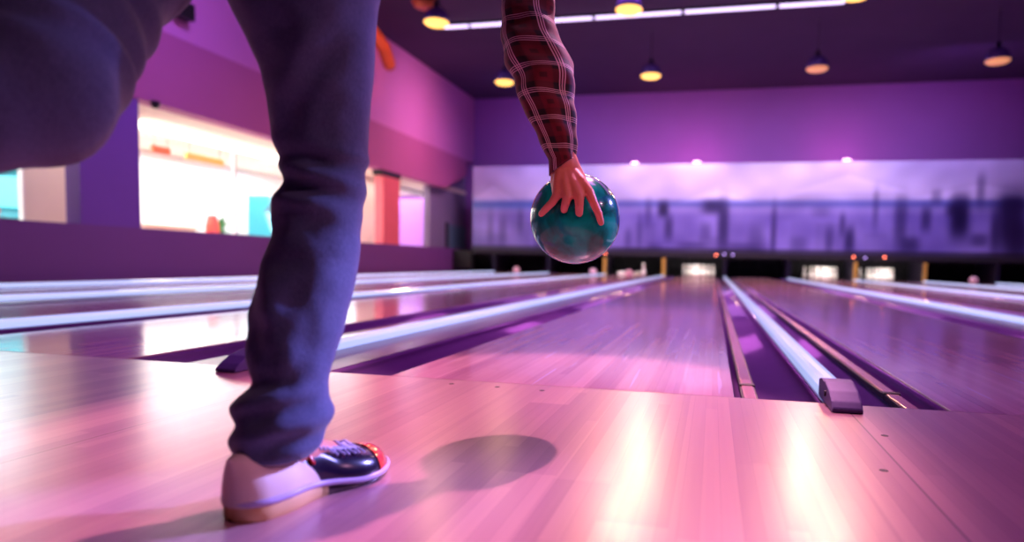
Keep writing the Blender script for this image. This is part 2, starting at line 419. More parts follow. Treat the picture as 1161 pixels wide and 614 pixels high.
# ------------------------------------------------------------------ lanes
YP = 19.4
centres = [-7.348, -5.744, -3.674, -2.07, 0.0, 1.604, 3.674, 5.278, 7.348, 8.952]
cnames = ['lane running along the left half wall', 'second lane out from the left half wall', 'third lane out from the left half wall',
          'lane just left of the centre lane, starting behind the leg', 'centre lane right in front of the hand and ball', 'lane just right of the centre lane, past the capped divider',
          'second lane right of the centre lane', 'third lane right of the centre lane', 'fourth lane right of the centre lane', 'outermost lane along the right wall']
short = ['lane by the left half wall', 'second lane from the half wall', 'third lane from the half wall', 'lane left of centre', 'centre lane',
         'lane right of centre', 'second lane right of centre', 'third lane right of centre', 'fourth lane right of centre', 'outermost right lane']
HWD = .527
def gutter_mesh(w, length, depth=.055):
    b = B(); n = 14; out = []
    for k in range(n+1):
        a = PI*k/n; out.append((w/2-w/2*math.cos(a), -.006-depth*math.sin(a)**.8))
    low = [(x, z-.012) for x, z in out[::-1]]
    V0 = [b.verts.new((x, 0, z)) for x, z in out]; V1 = [b.verts.new((x, length, z)) for x, z in out]
    U0 = [b.verts.new((x, 0, z)) for x, z in low]; U1 = [b.verts.new((x, length, z)) for x, z in low]
    for k in range(n):
        f = b.faces.new((V0[k], V0[k+1], V1[k+1], V1[k])); f.smooth = True
        f = b.faces.new((U0[k], U0[k+1], U1[k+1], U1[k])); f.smooth = True
    for A_, C_ in ((V0[-1], U0[0]), (U0[-1], V0[0])):
        i = 1
    b.faces.new((V0[-1], U0[0], U1[0], V1[-1])); b.faces.new((U0[-1], V0[0], V1[0], U1[-1]))
    b.faces.new(V0+U0); b.faces.new(V1+U1)
    return b
for i, (cx, cn) in enumerate(zip(centres, cnames)):
    tag(obj('bowling_lane', box(B(), -HWD, HWD, 0.003, YP, -.05, 0, .003), 'lane', loc=(cx, 0, 0)),
        'glossy wooden ' + cn, 'bowling lane', 'bowling lanes')
    for s in (-1, 1):
        w = .233
        x0 = cx+HWD+.001 if s > 0 else cx-HWD-.001-w
        if x0 < XL: w = cx-HWD-XL-.004; x0 = XL+.002
        tag(obj('gutter', gutter_mesh(w, YP-.02), 'gutter', loc=(x0, .01, 0)),
            'mauve half round gutter along the %s side of the %s' % ('right' if s > 0 else 'left', short[i]), 'gutter', 'gutters beside the lanes')
# arrows and dots on the centre lane and its neighbour
# dividers
rails = [GP+k*(GP+GQ) for k in range(-4, 6)]
rl_lab = ['between the lane by the left half wall and its neighbour', 'second from the left half wall', 'third from the left half wall',
          'whose near end hides behind the leg', 'with the purple end cap in front, right of the centre lane', 'first beyond the one with the end cap in front',
          'second beyond the one with the end cap in front', 'third beyond the one with the end cap in front', 'fourth beyond the one with the end cap in front', 'beside the right wall']
rl_lab = ['between the two lanes nearest the left half wall', 'second out from the left half wall', 'third out from the left half wall',
          'running from behind the leg towards the ball', 'right of the centre lane, purple cap in full view', 'first one past the capped divider on the right',
          'second one past the capped divider on the right', 'third one past the capped divider on the right', 'fourth one past the capped divider on the right', 'beside the right wall']
def rail_profile(w, h):
    return [(-w, 0), (w, 0), (w, h*.62), (w*.72, h*.92), (w*.3, h), (-w*.3, h), (-w*.72, h*.92), (-w, h*.62)]
for i, rx in enumerate(rails):
    lx = max((c_ for c_ in centres if c_ < rx), default=None); rc = min((c_ for c_ in centres if c_ > rx), default=None)
    a_ = lx+HWD+.236-rx+.001 if lx is not None else -.1
    b_ = rc-HWD-.236-rx-.001 if rc is not None else .2
    t = empty('lane_divider', (rx, 0, 0), label='pale blue white divider rail ' + rl_lab[i], cat='lane divider', group='divider rails between the lanes')
    obj('deck', box(B(), a_, b_, .004, 18.1, -.10, -.004, .003), 'deckboard', t)
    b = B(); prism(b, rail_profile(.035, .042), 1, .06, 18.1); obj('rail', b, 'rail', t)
    # rubber cap over the near end of the rail
    b = B(); prism(b, [(-.12, -.0), (.10, -.0), (.10, .052), (.05, .060), (.0, .060), (-.06, .046), (-.10, .026), (-.12, .010)], 0, -.038, .038)
    bmesh.ops.bevel(b, geom=b.edges[:], offset=.006, segments=2, affect='EDGES', profile=.6)
    cp = obj('end_cap', b, 'cap', t)
    cp.location.y = .005
    b = B(); lathe(b, [(0, 0), (.008, 0), (.008, .004), (0, .004)], 12); sw = obj('screw', b, 'black', cp)
    sw.location = (-.038, -.02, .03); sw.rotation_euler = (0, -PI/2, 0)
# low bumper strips with a dark gap, in the gutters each side of the capped divider
for side, x0 in ((0, .552), (1, 1.604-HWD-.085)):
    t = empty('bumper_rail', (x0, 0, 0), label=('low metal bumper strip in the gutter, right edge of the centre lane', 'low metal bumper strip in the gutter just right of the capped divider')[side], cat='bumper rail', group='bumper strips')
    obj('strip', box(B(), .008, .045, .36, 18.0, -.040, -.024, .003), 'bumper', t)
    obj('strip', box(B(), .008, .045, .01, .33, -.040, -.024, .003), 'bumper', t)
    obj('slot', box(B(), .0455, .050, .01, 18.0, -.045, -.028), 'black', t)
    obj('slot', box(B(), .003, .0075, .01, 18.0, -.045, -.028), 'black', t)
    b = B(); box(b, .002, .052, .331, .359, -.045, -.022); obj('joint', b, 'black', t)

# approach dots (flush inlays, part of the boards)
for q in ((325/2.9+400, 290+420/2.9), (475/2.9+400, 290+430/2.9), (622/2.9+400, 290+442/2.9), (1003, 493.5), (1002, 533)):
    p = on(q[0], q[1], 2, 0)
    b = B(); lathe(b, [(0, 0), (.008, 0), (.0075, .0006), (0, .0006)], 16)
    tag(obj('approach_dot', b, 'black', loc=(p.x, p.y, 0)), 'small dark dot set in the approach boards, %s' % {432: 'leftmost of the three beyond the knee shadow', 0: ''}.get(0, ''), 'marker')
dots = [o for o in COL.objects if o.name.startswith('approach_dot')]
for o, l in zip(dots, ('leftmost of three just before the centre lane', 'middle of three just before the centre lane', 'rightmost of three just before the centre lane',
                       'upper of two behind the purple end cap', 'lower of two behind the purple end cap')):
    o['label'] = 'small dark dot set in the approach boards, ' + l; o['group'] = 'approach dots'

# ------------------------------------------------------------------ pin end
YM = 18.12
post_lab = ['nearest the left half wall', 'second from the left half wall', 'directly behind the held ball', 'between held ball and standing pin', 'left of the centre rack of pins',
            'right of the centre rack of pins', 'left of the two racks on the right', 'between the two racks on the right', 'right of the two racks on the right', 'beside the right wall']
for i, rx in enumerate(rails):
    gold = i in (2+0, 3, 6, 7) or i == 3
    gold = min(abs(rx-v) for v in (-2.87, -1.035, 4.476, 6.313)) < .05
    t = empty('pinsetter_kickback', (rx, 0, 0), label='%s post between pin decks, %s' % ('gold' if gold else 'dark', post_lab[i]), cat='kickback post', group='posts between the pin decks')
    hw = .10 if abs((rx-GP)/(GP+GQ) % 2) < 2 and any(abs(rx-c_) < GP+.01 for c_ in centres) else .2
    hw = .035
    wl = .037
    obj('side_panel', box(B(), -wl, wl, 18.12, YP+.2, -.1, .598), 'dark', t)
    obj('front_trim', box(B(), -wl-.015, wl+.015, 18.10, 18.119, .01, .55, .004), 'gold' if gold else 'lamp_metal', t)
pc = B()
for k in range(150):
    pass
# pit curtain, pleated
n = 260; xs = [XL+.05+(XR-XL-.1)*k/n for k in range(n+1)]
top = [[Vector((x, YP+.30+.03*math.sin(k*1.9), z)) for k, x in enumerate(xs)] for z in (-.1, .9)]
loft(pc, top, cap=False, closed=False)
cu = tag(obj('pit_curtain', pc, 'curtain', smooth=True), 'black pleated curtain closing the pit behind the pins', 'curtain')
md = cu.modifiers.new('thick', 'SOLIDIFY'); md.thickness = .01

# masking unit with its blurred city mural
def gauss(x, c, s): return math.exp(-((x-c)/s)**2)
blobs = []  # x px, y px, half w, half h, strength  (photo survey of the printed shapes)
for x, y, w_, h_, s_ in ((752,237,6,9,.9),(758,258,5,14,.6),(808,234,12,8,.75),(820,255,6,28,.7),(800,262,6,10,.3),(877,262,3,28,.55),(857,270,8,16,.3),
        (955,255,3,12,.5),(963,272,5,14,.7),(1021,252,6,26,.55),(1032,277,9,8,.6),(1050,248,5,12,.6),(1062,224,5,8,.35),(1088,246,9,22,1.0),(1081,238,7,6,.6),
        (1110,272,8,6,.5),(1112,216,4,16,.4),(1128,262,4,20,.5),(1146,252,13,30,.9),(1150,232,10,8,.7),(993,236,3,20,.35),(940,272,4,14,.4),(905,276,9,8,.3),
        (735,240,4,14,.35),(725,262,3,20,.3),(712,270,4,12,.3),(570,262,5,18,.3),(590,250,4,14,.3),(610,262,4,22,.35),(556,258,4,20,.25),(785,278,16,4,.4),(840,280,20,5,.35),(742,280,8,5,.3),(930,240,9,6,.2),(1155,270,10,18,.8)):
    p = on(x, y, 1, YM); k = (p-CAM).length/F_PX
    blobs.append((p.x, p.z, w_*k, h_*k, s_))
def mural(x, z):
    v = (z-.75)/(MASK-.75)
    cl = noise.noise(Vector((x*.55, z*.9, 3)))*.5+noise.noise(Vector((x*1.6, z*1.8, 9)))*.3
    base = [190, 176, 228]
    lo = [122, 106, 198]
    f = min(1, max(0, (v-.42)/.2)); c = [lo[i]*(1-f)+base[i]*f for i in range(3)]
    c = [q+cl*62 for q in c]
    # pale hills
    for cx, cz, w_, h_ in ((-6.6, 2.65, .8, .5), (4.2, 2.9, 1.6, .5), (7.6, 2.7, 1.8, .4), (.5, 2.6, 1.2, .4)):
        d = max(0, 1-abs(x-cx)/w_)*h_
        if cz-.35 < z < cz-.35+d: c = [q+18 for q in c]
    # horizon band
    bnd = gauss(v, .55, .045); c = [c[0]*(1-.45*bnd), c[1]*(1-.38*bnd), c[2]*(1-.16*bnd)]
    if x < -4: k = gauss(v, .53, .05)*.4; c = [c[0]*(1-k)+50*k, c[1]*(1-k)+110*k, c[2]*(1-k)+210*k]
    # tower blocks below the band
    cell = math.floor(x*1.5); hsh = (math.sin(cell*12.9898)*43758.5453) % 1
    if v < .5 and v < .18+.34*hsh: c = [q*(.93+.12*((hsh*7) % 1)) for q in c]
    for bx, bz, bw, bh, s_ in blobs:
        d = math.exp(-(abs((x-bx)/bw)**3)-(abs((z-bz)/bh)**3))*s_
        if d > .01: c = [c[0]*(1-d)+22*d, c[1]*(1-d)+14*d, c[2]*(1-d)+66*d]
    if v < .05: c = [q*.5 for q in c]
    return lin([min(255, max(0, q)) for q in c])
mask_root = t = empty('masking_unit', (0, YM, 0), label='long pale violet panel printed with a city scene above the pin decks', cat='masking panel')
bm_ = B(); x0m, x1m = on(536, 230, 1, YM).x, XR-.02; NX, NZ = 640, 96
vs = [[bm_.verts.new((x0m+(x1m-x0m)*i/NX, 0, .75+(MASK-.75)*j/NZ)) for i in range(NX+1)] for j in range(NZ+1)]
for j in range(NZ):
    for i in range(NX): bm_.faces.new((vs[j][i], vs[j][i+1], vs[j+1][i+1], vs[j+1][i]))
me = bpy.data.meshes.new('printed_panel'); bm_.to_mesh(me); bm_.free()
ca = me.color_attributes.new('print', 'FLOAT_COLOR', 'POINT')
for i, v in enumerate(me.vertices): ca.data[i].color = (*mural(v.co.x, v.co.z), 1)
tm = NT('mural_print'); at = tm.n('ShaderNodeVertexColor', layer_name='print'); tm.set(col=at.outputs[0], rough=.35)
me.materials.append(tm.m); o = bpy.data.objects.new('printed_panel', me); COL.objects.link(o); o.parent = t
obj('backing', box(B(), x0m, x1m, .003, .05, .72, MASK), 'dark', t)
obj('lower_rail', box(B(), x0m, x1m, -.03, .05, .60, .75, .006), 'dark', t)
# black end hood left of the mural
tag(obj('pinsetter_hood', box(B(), XL+.03, x0m-.03, YM, YM+.28, .1, .70, .01), 'black'), 'black machine hood between the half wall and the mural', 'machine cover')

# signal lamps on the lower rail
for px, py, kind, lab in ((812, 289, 'o', 'glowing orange signal lamp above the divider right of centre'), (968, 291, 'o', 'glowing orange signal lamp, left of the pair on the right'),
                     (1003, 291.5, 'o', 'glowing orange signal lamp, right of the pair on the right'), (686, 287, 'o', 'glowing orange signal lamp just below the held ball'),
                     (821, 288, 'p', 'pale violet signal lamp beside the orange one in the middle'), (831, 288.5, 'p', 'pale violet signal lamp, second right of the middle orange one'),
                     (981, 292, 'p', 'pale violet signal lamp between the pair of orange ones')):
    q = on(px, py, 1, YM-.06)
    b = B(); lathe(b, [(0, 0), (.03, 0), (.03, .012), (.024, .016)], 16); o = obj('signal_lamp', b, 'black', mask_root, True, label=lab); o.rotation_euler.x = PI/2
    o.location = (q.x, -.03, max(q.z, .63))
    b = B(); lathe(b, [(.024, .014), (.024, .03), (.016, .045), (0, .05)], 16); obj('lens', b, 'orange_led' if kind == 'o' else 'pale_led', o, True)

# pins
PROF = [(0, 0), (.0258, 0), (.036, .019), (.0455, .045), (.0535, .08), (.0605, .114), (.0575, .15), (.046, .19), (.033, .22), (.0255, .245), (.0233, .256),
        (.0235, .275), (.026, .297), (.0305, .32), (.0323, .343), (.029, .364), (.019, .376), (0, .381)]
def make_pin():
    b = B(); lathe(b, PROF, 20); o = obj('bowling_pin', b, 'pin', smooth=True)
    for z0, z1, r in ((.262, .269, .0238), (.280, .287, .0250)):
        b = B(); lathe(b, [(r-.002, z0), (r+.0006, z0), (r+.0012, z1), (r-.002, z1)], 20); obj('neck_stripe', b, 'pin_red', o, True)
    return o
first = make_pin(); used = False
S = .3048; rowh = S*math.sqrt(3)/2
rows = ['front pin', 'left', 'right']
def pin(x, y, label, group, rot=None, z=0):
    global used
    o = first if not used else copy_tree(first); used = True
    o.location = (x, y, z); o['label'] = label; o['category'] = 'bowling pin'; o['group'] = group
    if rot: o.rotation_euler = rot
    return o
posn = {0: ['single front pin'], 1: ['left pin of the second row', 'right pin of the second row'], 2: ['left pin of the third row', 'middle pin of the third row', 'right pin of the third row'],
        3: ['far left pin of the back row', 'inner left pin of the back row', 'inner right pin of the back row', 'far right pin of the back row']}
for cx, nm in ((0, 'centre lane'), (3.674, 'second lane right of centre'), (5.278, 'third lane right of centre')):
    for r_ in range(4):
        for k in range(r_+1):
            pin(cx+(k-r_/2)*S, 18.36+r_*rowh, 'white pin, %s, %s' % (posn[r_][k], nm), 'pins racked on the ' + nm)
lc = -2.07
q = on(723, 311, 2, 0)
pin(lc+.40, 18.3, 'white bowling pin still standing left of the centre lane', 'pins left of the centre lane')
for k, (dx, y, a, lab) in enumerate(((-.42, 18.35, PI/2, 'lying front most'), (-.46, 18.78, 1.75, 'lying at the left'), (.02, 18.60, 2.3, 'lying at the right'), (.03, 19.08, PI/2, 'lying rearmost'))):
    pin(lc+dx, y, 'toppled white bowling pin %s on the lane left of centre' % lab, 'pins left of the centre lane', (PI/2, 0, a), .061)

# far balls on the lanes
def ball_obj(c, r, mat, label, hole_dir, name='bowling_ball'):
    b = B(); sphere(b, (0, 0, 0), r, 64); o = obj(name, b, mat, smooth=True, loc=c, label=label, cat='bowling ball')
    hd = Vector(hole_dir).normalized(); s, t_ = frame(hd)
    for a, d_ in ((.35, .16), (-.35, .16), (PI, .34)):
        v = (hd+(s*math.sin(a)+t_*math.cos(a))*d_).normalized()
        hb = B(); lathe(hb, [(0, 0), (.0125, 0), (.0125, .0012), (0, .0012)], 16)
        h = obj('finger_hole', hb, 'black', o); h.location = v*(r-.0004); h.rotation_euler = v.to_track_quat('Z', 'Y').to_euler()
    return o
for c_, lab in (((-1.60, 14.2, .1085), 'pale pink bowling ball rolling near the end of the lane left of centre'),
                ((-5.30, 16.6, .1085), 'pale pink bowling ball far off, left of the held ball'),
                ((7.10, 16.8, .1085), 'pale pink bowling ball far off towards the right edge'),
                ((-3.0, 16.8, .1085), 'pale white bowling ball far off, just under the held ball')):
    ball_obj(c_, .1085, 'pale_ball', lab, (0, -.4, 1))

# ------------------------------------------------------------------ ceiling fittings
def lamp(first_):
    t = empty('pendant_lamp', (0, 0, 0))
    b = B(); lathe(b, [(.235, 0), (.245, .02), (.24, .09), (.21, .17), (.15, .235), (.07, .27), (.0, .28)], 32)
    o = obj('dome', b, 'lamp_dome', t, True); m_ = o.modifiers.new('thick', 'SOLIDIFY'); m_.thickness = .008
    b = B(); lathe(b, [(0, -.07), (.12, -.065), (.2, -.045), (.24, -.012), (.24, .0), (0, .0)], 32); obj('diffuser', b, 'lamp_glow', t, True)
    b = B(); lathe(b, [(.0, .28), (.06, .28), (.05, .40), (.0, .40)], 16); obj('ballast', b, 'lamp_metal', t, True)
    b = B(); lathe(b, [(.008, .40), (.008, ZC-4.95)], 8); obj('cord', b, 'lamp_metal', t)
    b = B(); lathe(b, [(0, ZC-4.95), (.05, ZC-4.95), (.05, ZC-4.98), (0, ZC-4.98)], 12); obj('ceiling_rose', b, 'lamp_metal', t)
    return t
L0 = lamp(True); k = 0
for yy, rn in ((14.22, 'far row'), (10.05, 'near row')):
    for j, xx in enumerate((-4.95, -1.19, 2.66, 6.4)):
        if rn == 'near row' and j == 3: continue
        o = L0 if k == 0 else copy_tree(L0); k += 1
        o.location = (xx, yy, 4.97); o['category'] = 'lamp'; o['group'] = 'dome pendant lamps'
        o['label'] = 'dome pendant lamp with glowing yellow underside, %s of the %s' % (('leftmost', 'second from left', 'third from left', 'rightmost and dimmest')[j], rn)
        if j >= 2 and rn == 'far row':
            for ch in o.children:
                if ch.name.startswith('diffuser'): ch.data = ch.data.copy(); ch.data.materials[0] = M['lamp_dim']
segs = [-6.15, -5.46, -3.94, -2.42, -.39, 1.63, 3.03]
names = ['leftmost, starting beside a yellow lamp', 'left of the sleeve', 'behind the sleeve', 'just right of the sleeve', 'second right of the sleeve', 'last one at the top edge']
for (a_, b_), nm in zip(zip(segs, segs[1:]), names):
    t = empty('tube_light', ((a_+b_)/2, 13.06, ZC-.07), label='white linear tube light on the dark ceiling, ' + nm, cat='ceiling light', group='row of tube lights')
    h = (b_-a_)/2
    obj('housing', box(B(), -h+.01, h-.01, -.05, .05, .015, .07, .004), 'lamp_metal', t)
    b = B(); prism(b, [(.055*math.cos(a), .014-.05*math.sin(a)) for a in [PI*i/10 for i in range(11)]], 0, -h+.04, h-.04); obj('diffuser', b, 'tube', t, True)
# air duct in the upper left under the ceiling, orange light put into its colour
q = on(432, 24, 0, -7.3)
t = empty('air_duct', (-7.35, q.y, 0), label='orange lit bent air duct under the ceiling beside the left wall', cat='air duct')
b = B(); tube(b, [(0, -3.2, 5.55), (0, -1.2, 5.55), (.05, -.4, 5.5), (.12, .0, 5.3), (.1, .3, 5.0)], [.17, .17, .17, .16, .15], 20); obj('duct', b, 'copper', t, True)
for y_ in (-2.6, -1.5, -.7):
    b = B(); lathe(b, [(.175, -.02), (.185, -.01), (.185, .01), (.175, .02)], 24); o = obj('collar', b, 'black', t, True); o.location = (0, y_, 5.55); o.rotation_euler.x = PI/2
b = B(); box(b, -.015, .015, -1.9, -1.86, 5.7, ZC); obj('hanger', b, 'black', t)
q = on(481, 2, 0, -5.3)
t = empty('ceiling_duct_drum', (q.x, q.y, 0), label='orange lit round duct drum above the leftmost near lamp', cat='vent')  # further duct piece, its orange light put into the material colour
b = B(); lathe(b, [(0, q.z-.1), (.2, q.z-.1), (.25, q.z), (.25, q.z+.35), (.15, ZC)], 24); obj('drum', b, 'copper', t, True)

# uplights on top of the mural
for k, (px, lab) in enumerate(((720, 'left of the three glowing uplights on top of the mural'), (790, 'middle of the three glowing uplights on top of the mural'), (960, 'right of the three glowing uplights on top of the mural'))):
    q = on(px, 184, 1, YM+.06)
    t = empty('uplight', (q.x, YM+.025, MASK), label='small pink uplight, ' + lab, cat='uplight', group='uplights on the mural')
    obj('base', box(B(), -.14, .14, -.02, .02, 0, .03, .004), 'black', t)
    b = B(); sphere(b, (0, 0, .045), .035, 16, (3.4, .5, 1)); obj('lens', b, 'uplight', t, True)
    area('uplight_light', (q.x, YM+.5, MASK+.12), (q.x, YB, 4.6), .5, (6, 18, 14)[k], (1, .22, .55), .2)
    area('uplight_spill', (q.x, YM-.25, MASK+.25), (q.x, YM, MASK-.5), (.5, 1.6, 1.0)[k], (5, 14, 8)[k], (1, .6, .8), .1)  # lamp added before the mural for the glow along its top

#PERSON
exec_person = True
# ------------------------------------------------------------------ held ball
BC = W(652, 248, 1.545); BR = .1084
# ------------------------------------------------------------------ shoe (right), used again for the other foot
def shoe(parent, loc, rz, tilt=0):
    L = .292
    def wid(s):   # half width, lateral centre offset
        w = .034 + .010*math.sin(min(1, s/.25)*PI/2) - .006*gauss(s, .42, .14) + .010*gauss(s, .72, .2)
        e = 1.0
        if s < .10: e = math.sqrt(max(0, 1-((.10-s)/.10)**2))
        if s > .76: e = math.sqrt(max(0, 1-((s-.76)/.24)**2))
        return max(w*e, .0015), -.006*gauss(s, .72, .22)+.004*gauss(s, .42, .15)
    def hgt(s):
        if s < .30: h = .094-.02*(s/.30)
        elif s < .55: h = .074+.014*math.sin((s-.30)/.25*PI)-.012*(s-.30)/.25
        else: h = .062-.020*((s-.55)/.45)
        if s > .86: h *= math.sqrt(max(.05, 1-((s-.86)/.145)**2))
        if s < .04: h *= .92+.08*s/.04
        return h
    def base(s): return .026-.015*min(1, max(0, (s-.28)/.36))**1.2
    def sec(s, off=0, n=18, ta=0, tb=PI):
        w, c = wid(s); z0 = base(s)-.004; h = hgt(s); out = []
        for k in range(n+1):
            a = ta+(tb-ta)*k/n; ca, sa = math.cos(a), math.sin(a)
            yy = math.copysign(abs(ca)**.75, ca)*(w-.001+off)*(1-.30*max(0, sa)**2*(1 if s < .3 else .6)); zz = z0+(h+off-z0)*abs(sa)**.8
            out.append(Vector((s*L, c+yy, zz)))
        return out
    t = empty('shoe', loc, rz); t.parent = parent; t.rotation_euler = (0, tilt, rz)
    b = B(); loft(b, [sec(.0002+.9995*(.5-.5*math.cos(PI*i/60))) for i in range(61)], closed=False, cap=False); obj('upper', b, 'navy', t, True)
    # tan heel counter, its front edge rounded
    b = B(); rings = []
    for i in range(25):
        f = (i/24)**2; ring = []
        for k in range(25):
            a = PI*k/24; smax = .18+.25*(1-abs(math.sin(a)))**.55*1.0
            s = .0002+(smax-.0002)*f; p = sec(s, .0030, 24)[k]; ring.append(p-Vector((.007*max(0, 1-s/.12), 0, 0)))
        if i == 0: ring = [Vector((p.x, wid(0)[1], p.z)) for p in ring]
        rings.append(ring)
    loft(b, rings, closed=False, cap=False); obj('heel_counter', b, 'counter', t, True, label='tan suede heel panel')
    b = B(); loft(b, [sec(.80+.1997*(1-(1-i/16)**2), .0018) for i in range(17)], closed=False, cap=False); obj('toe_cap', b, 'shoe_red', t, True, label='glossy red toe cap')
    # red piping around the collar
    b = B(); pts = []
    for k in range(9):
        a = PI*.16+PI*.68*k/8; pts.append(sec(.30+.10*abs(math.cos(a)), .003, 1, a, a)[0])
    tube(b, pts, .0028, 8); obj('collar_piping', b, 'shoe_red', t, True, label='red piping')
    # tongue and laces
    b = B(); loft(b, [[p+Vector((0, 0, .003)) for p in sec(.36+.36*i/8, .002, 8, PI*.36, PI*.64)] for i in range(9)], closed=False, cap=False)
    o = obj('tongue', b, 'lace', t, True, label='pale tongue'); o.modifiers.new('th', 'SOLIDIFY').thickness = .002
    b = B()
    for i in range(5):
        s1 = .42+.065*i
        pa = sec(s1, .005, 1, PI*.28, PI*.28)[0]; pm = sec(s1+.02, .010, 1, PI*.5, PI*.5)[0]; pb = sec(s1+.04, .005, 1, PI*.72, PI*.72)[0]
        tube(b, [pa, pm, pb], .0019, 8)
        pa = sec(s1+.04, .005, 1, PI*.28, PI*.28)[0]; pb = sec(s1, .005, 1, PI*.72, PI*.72)[0]; tube(b, [pa, pm, pb], .0019, 8)
    obj('laces', b, 'lace', t, True)
    # outsole with heel block, and the light strip around it
    def outline(grow, n=40):
        A_ = []; 
        for i in range(n+1):
            s = i/n; s = .5-.5*math.cos(PI*s); w, c = wid(s); A_.append((s, Vector((s*L+(grow if s > .5 else -grow)*(abs(2*s-1)**6), c-w-grow, 0))))
        C_ = [(s, Vector((v.x, wid(s)[1]+wid(s)[0]+grow, 0))) for s, v in A_[::-1]]
        return A_+C_
    b = B(); o_ = outline(.003)
    def lift(s): return .006*max(0, (s-.8)/.2)**2
    rings = [[Vector((v.x*.985+.002, v.y*.95, lift(s)+0.0)) for s, v in o_], [Vector((v.x, v.y, lift(s)+.003)) for s, v in o_], [Vector((v.x, v.y, base(s)-.001)) for s, v in o_], [Vector((v.x*.99, v.y*.9, base(s)+.001)) for s, v in o_]]
    loft(b, rings)
    heel_b = b.copy()
    bmesh.ops.delete(b, geom=[v for v in b.verts if v.co.x < .40*L], context='VERTS'); obj('outsole', b, 'navy', t, False, label='thin dark outsole')
    bmesh.ops.delete(heel_b, geom=[v for v in heel_b.verts if v.co.x > .49*L], context='VERTS')
    obj('heel', heel_b, 'sole', t, True, label='tan heel block')
    b = B(); o_ = outline(.003); pts = [Vector((v.x, v.y, base(s)+.001)) for s, v in o_]
    rings = []
    for i, p in enumerate(pts):
        d = (pts[(i+1) % len(pts)]-pts[i-1]).normalized(); n_ = d.cross(Vector((0, 0, 1)))
        rings.append([p+n_*.0035*math.cos(a)+Vector((0, 0, 1))*.0050*math.sin(a) for a in [2*PI*k/8 for k in range(8)]])
    rings.append(rings[0]); loft(b, rings, cap=False); obj('welt', b, 'welt', t, True, label='pale lilac welt strip')
    return t

# ------------------------------------------------------------------ the bowler
HEEL = Vector((-.182, -1.088, 0)); DIRZ = math.atan2(.275, .060)
K_AN = W(322, 505, .955)
body_b = B()
def cap(pts, rads, flat=None): tube(body_b, pts, rads, 14, flat)
# cam-frame point: x right, z forward, h height -> world
def CW(x, z, h):
    f2 = Vector((-math.sin(YAW), math.cos(YAW), 0)); r2 = Vector((math.cos(YAW), math.sin(YAW), 0))
    p = Vector((CAM.x, CAM.y, 0))+r2*x+f2*z; p.z = h; return p
rKnee, rHip = W(364, 222, 1.08), CW(-.43, 1.04, .93)
lHip, lKnee, lAnk = CW(-.60, 1.0, .93), W(12, 102, .80), CW(-.98, .62, .44)
rAnk = HEEL+Vector((math.cos(DIRZ), math.sin(DIRZ), 0))*.05+Vector((0, 0, .09))
pel = (rHip+lHip)/2+Vector((0, 0, .05))
rSh, lSh = CW(-.105, 1.60, 1.17), CW(-.44, 1.36, 1.28)
chest = (rSh+lSh)/2-Vector((0, 0, .05)); neck = (rSh+lSh)/2+(chest-pel).normalized()*.07+Vector((0, 0, .03))
head = neck+(chest-pel).normalized()*.09+Vector((0, 0, .09))
face = (CW(.15, 3, .2)-CW(0, 1.4, .9)).normalized(); face = Vector((face.x, face.y, -.25)).normalized()
hup = (Vector((0, 0, 1))-face*face.z).normalized(); hs = face.cross(hup)
rEl = W(609, 62, 1.537)
rWr = W(641, 183, 1.475)
lEl, lWr = CW(-.78, 1.22, 1.16), CW(-1.02, 1.15, 1.12)
tb = chest-pel
cap([rHip, W(343, 0, 1.05), W(366, 130, 1.075), W(368, 205, 1.075), W(359, 260, 1.06), W(338, 380, 1.0), W(327, 450, .965), rAnk], [.07, .07, .045, .042, .040, .038, .030, .030]); cap([lHip, W(118, 0, .90), W(22, 100, .80), lAnk], [.075, .07, .06, .036])
cap([pel-Vector((0, 0, .04)), pel+tb*.35, pel+tb*.75, chest+tb*.05], [.105, .10, .115, .11])
cap([rSh, chest, lSh], [.05, .09, .05]); cap([chest, neck, head], [.07, .055, .055])
cap([rSh, W(598, -30, 1.58), W(599, 15, 1.555), rEl, W(620, 108, 1.51), W(633, 150, 1.487), rWr], [.046, .040, .038, .036, .034, .030, .026]); cap([lSh, lEl, (lEl+lWr)/2, lWr], [.046, .040, .034, .026])
cap([rAnk, rAnk+Vector((math.cos(DIRZ), math.sin(DIRZ), 0))*.13-Vector((0, 0, .045))], [.034, .022])
lToe = lAnk+Vector((0, 0, -.16))+(lAnk-lKnee).normalized()*.02
cap([lAnk, lToe], [.034, .024])
# head: skull, jaw, nose, ears, lips, brow
def hv(a, b_, c_): return head+face*a+hs*b_+hup*c_
for cpt, r_, sc_ in ((hv(-.01, 0, .03), .092, 1), (hv(.02, 0, -.035), .068, 1)):
    sphere(body_b, cpt, r_, 24)
cap([hv(.03, 0, -.075), hv(.055, 0, -.08)], [.04, .028])
cap([hv(.082, 0, .02), hv(.104, 0, -.018)], [.010, .014]); cap([hv(.075, -.04, .032), hv(.083, 0, .034), hv(.075, .04, .032)], [.012, .012, .012])
cap([hv(.083, -.02, -.053), hv(.090, 0, -.053), hv(.083, .02, -.053)], .007)
for s in (-1, 1): cap([hv(-.005, s*.086, .02), hv(-.01, s*.092, -.018)], [.016, .010])
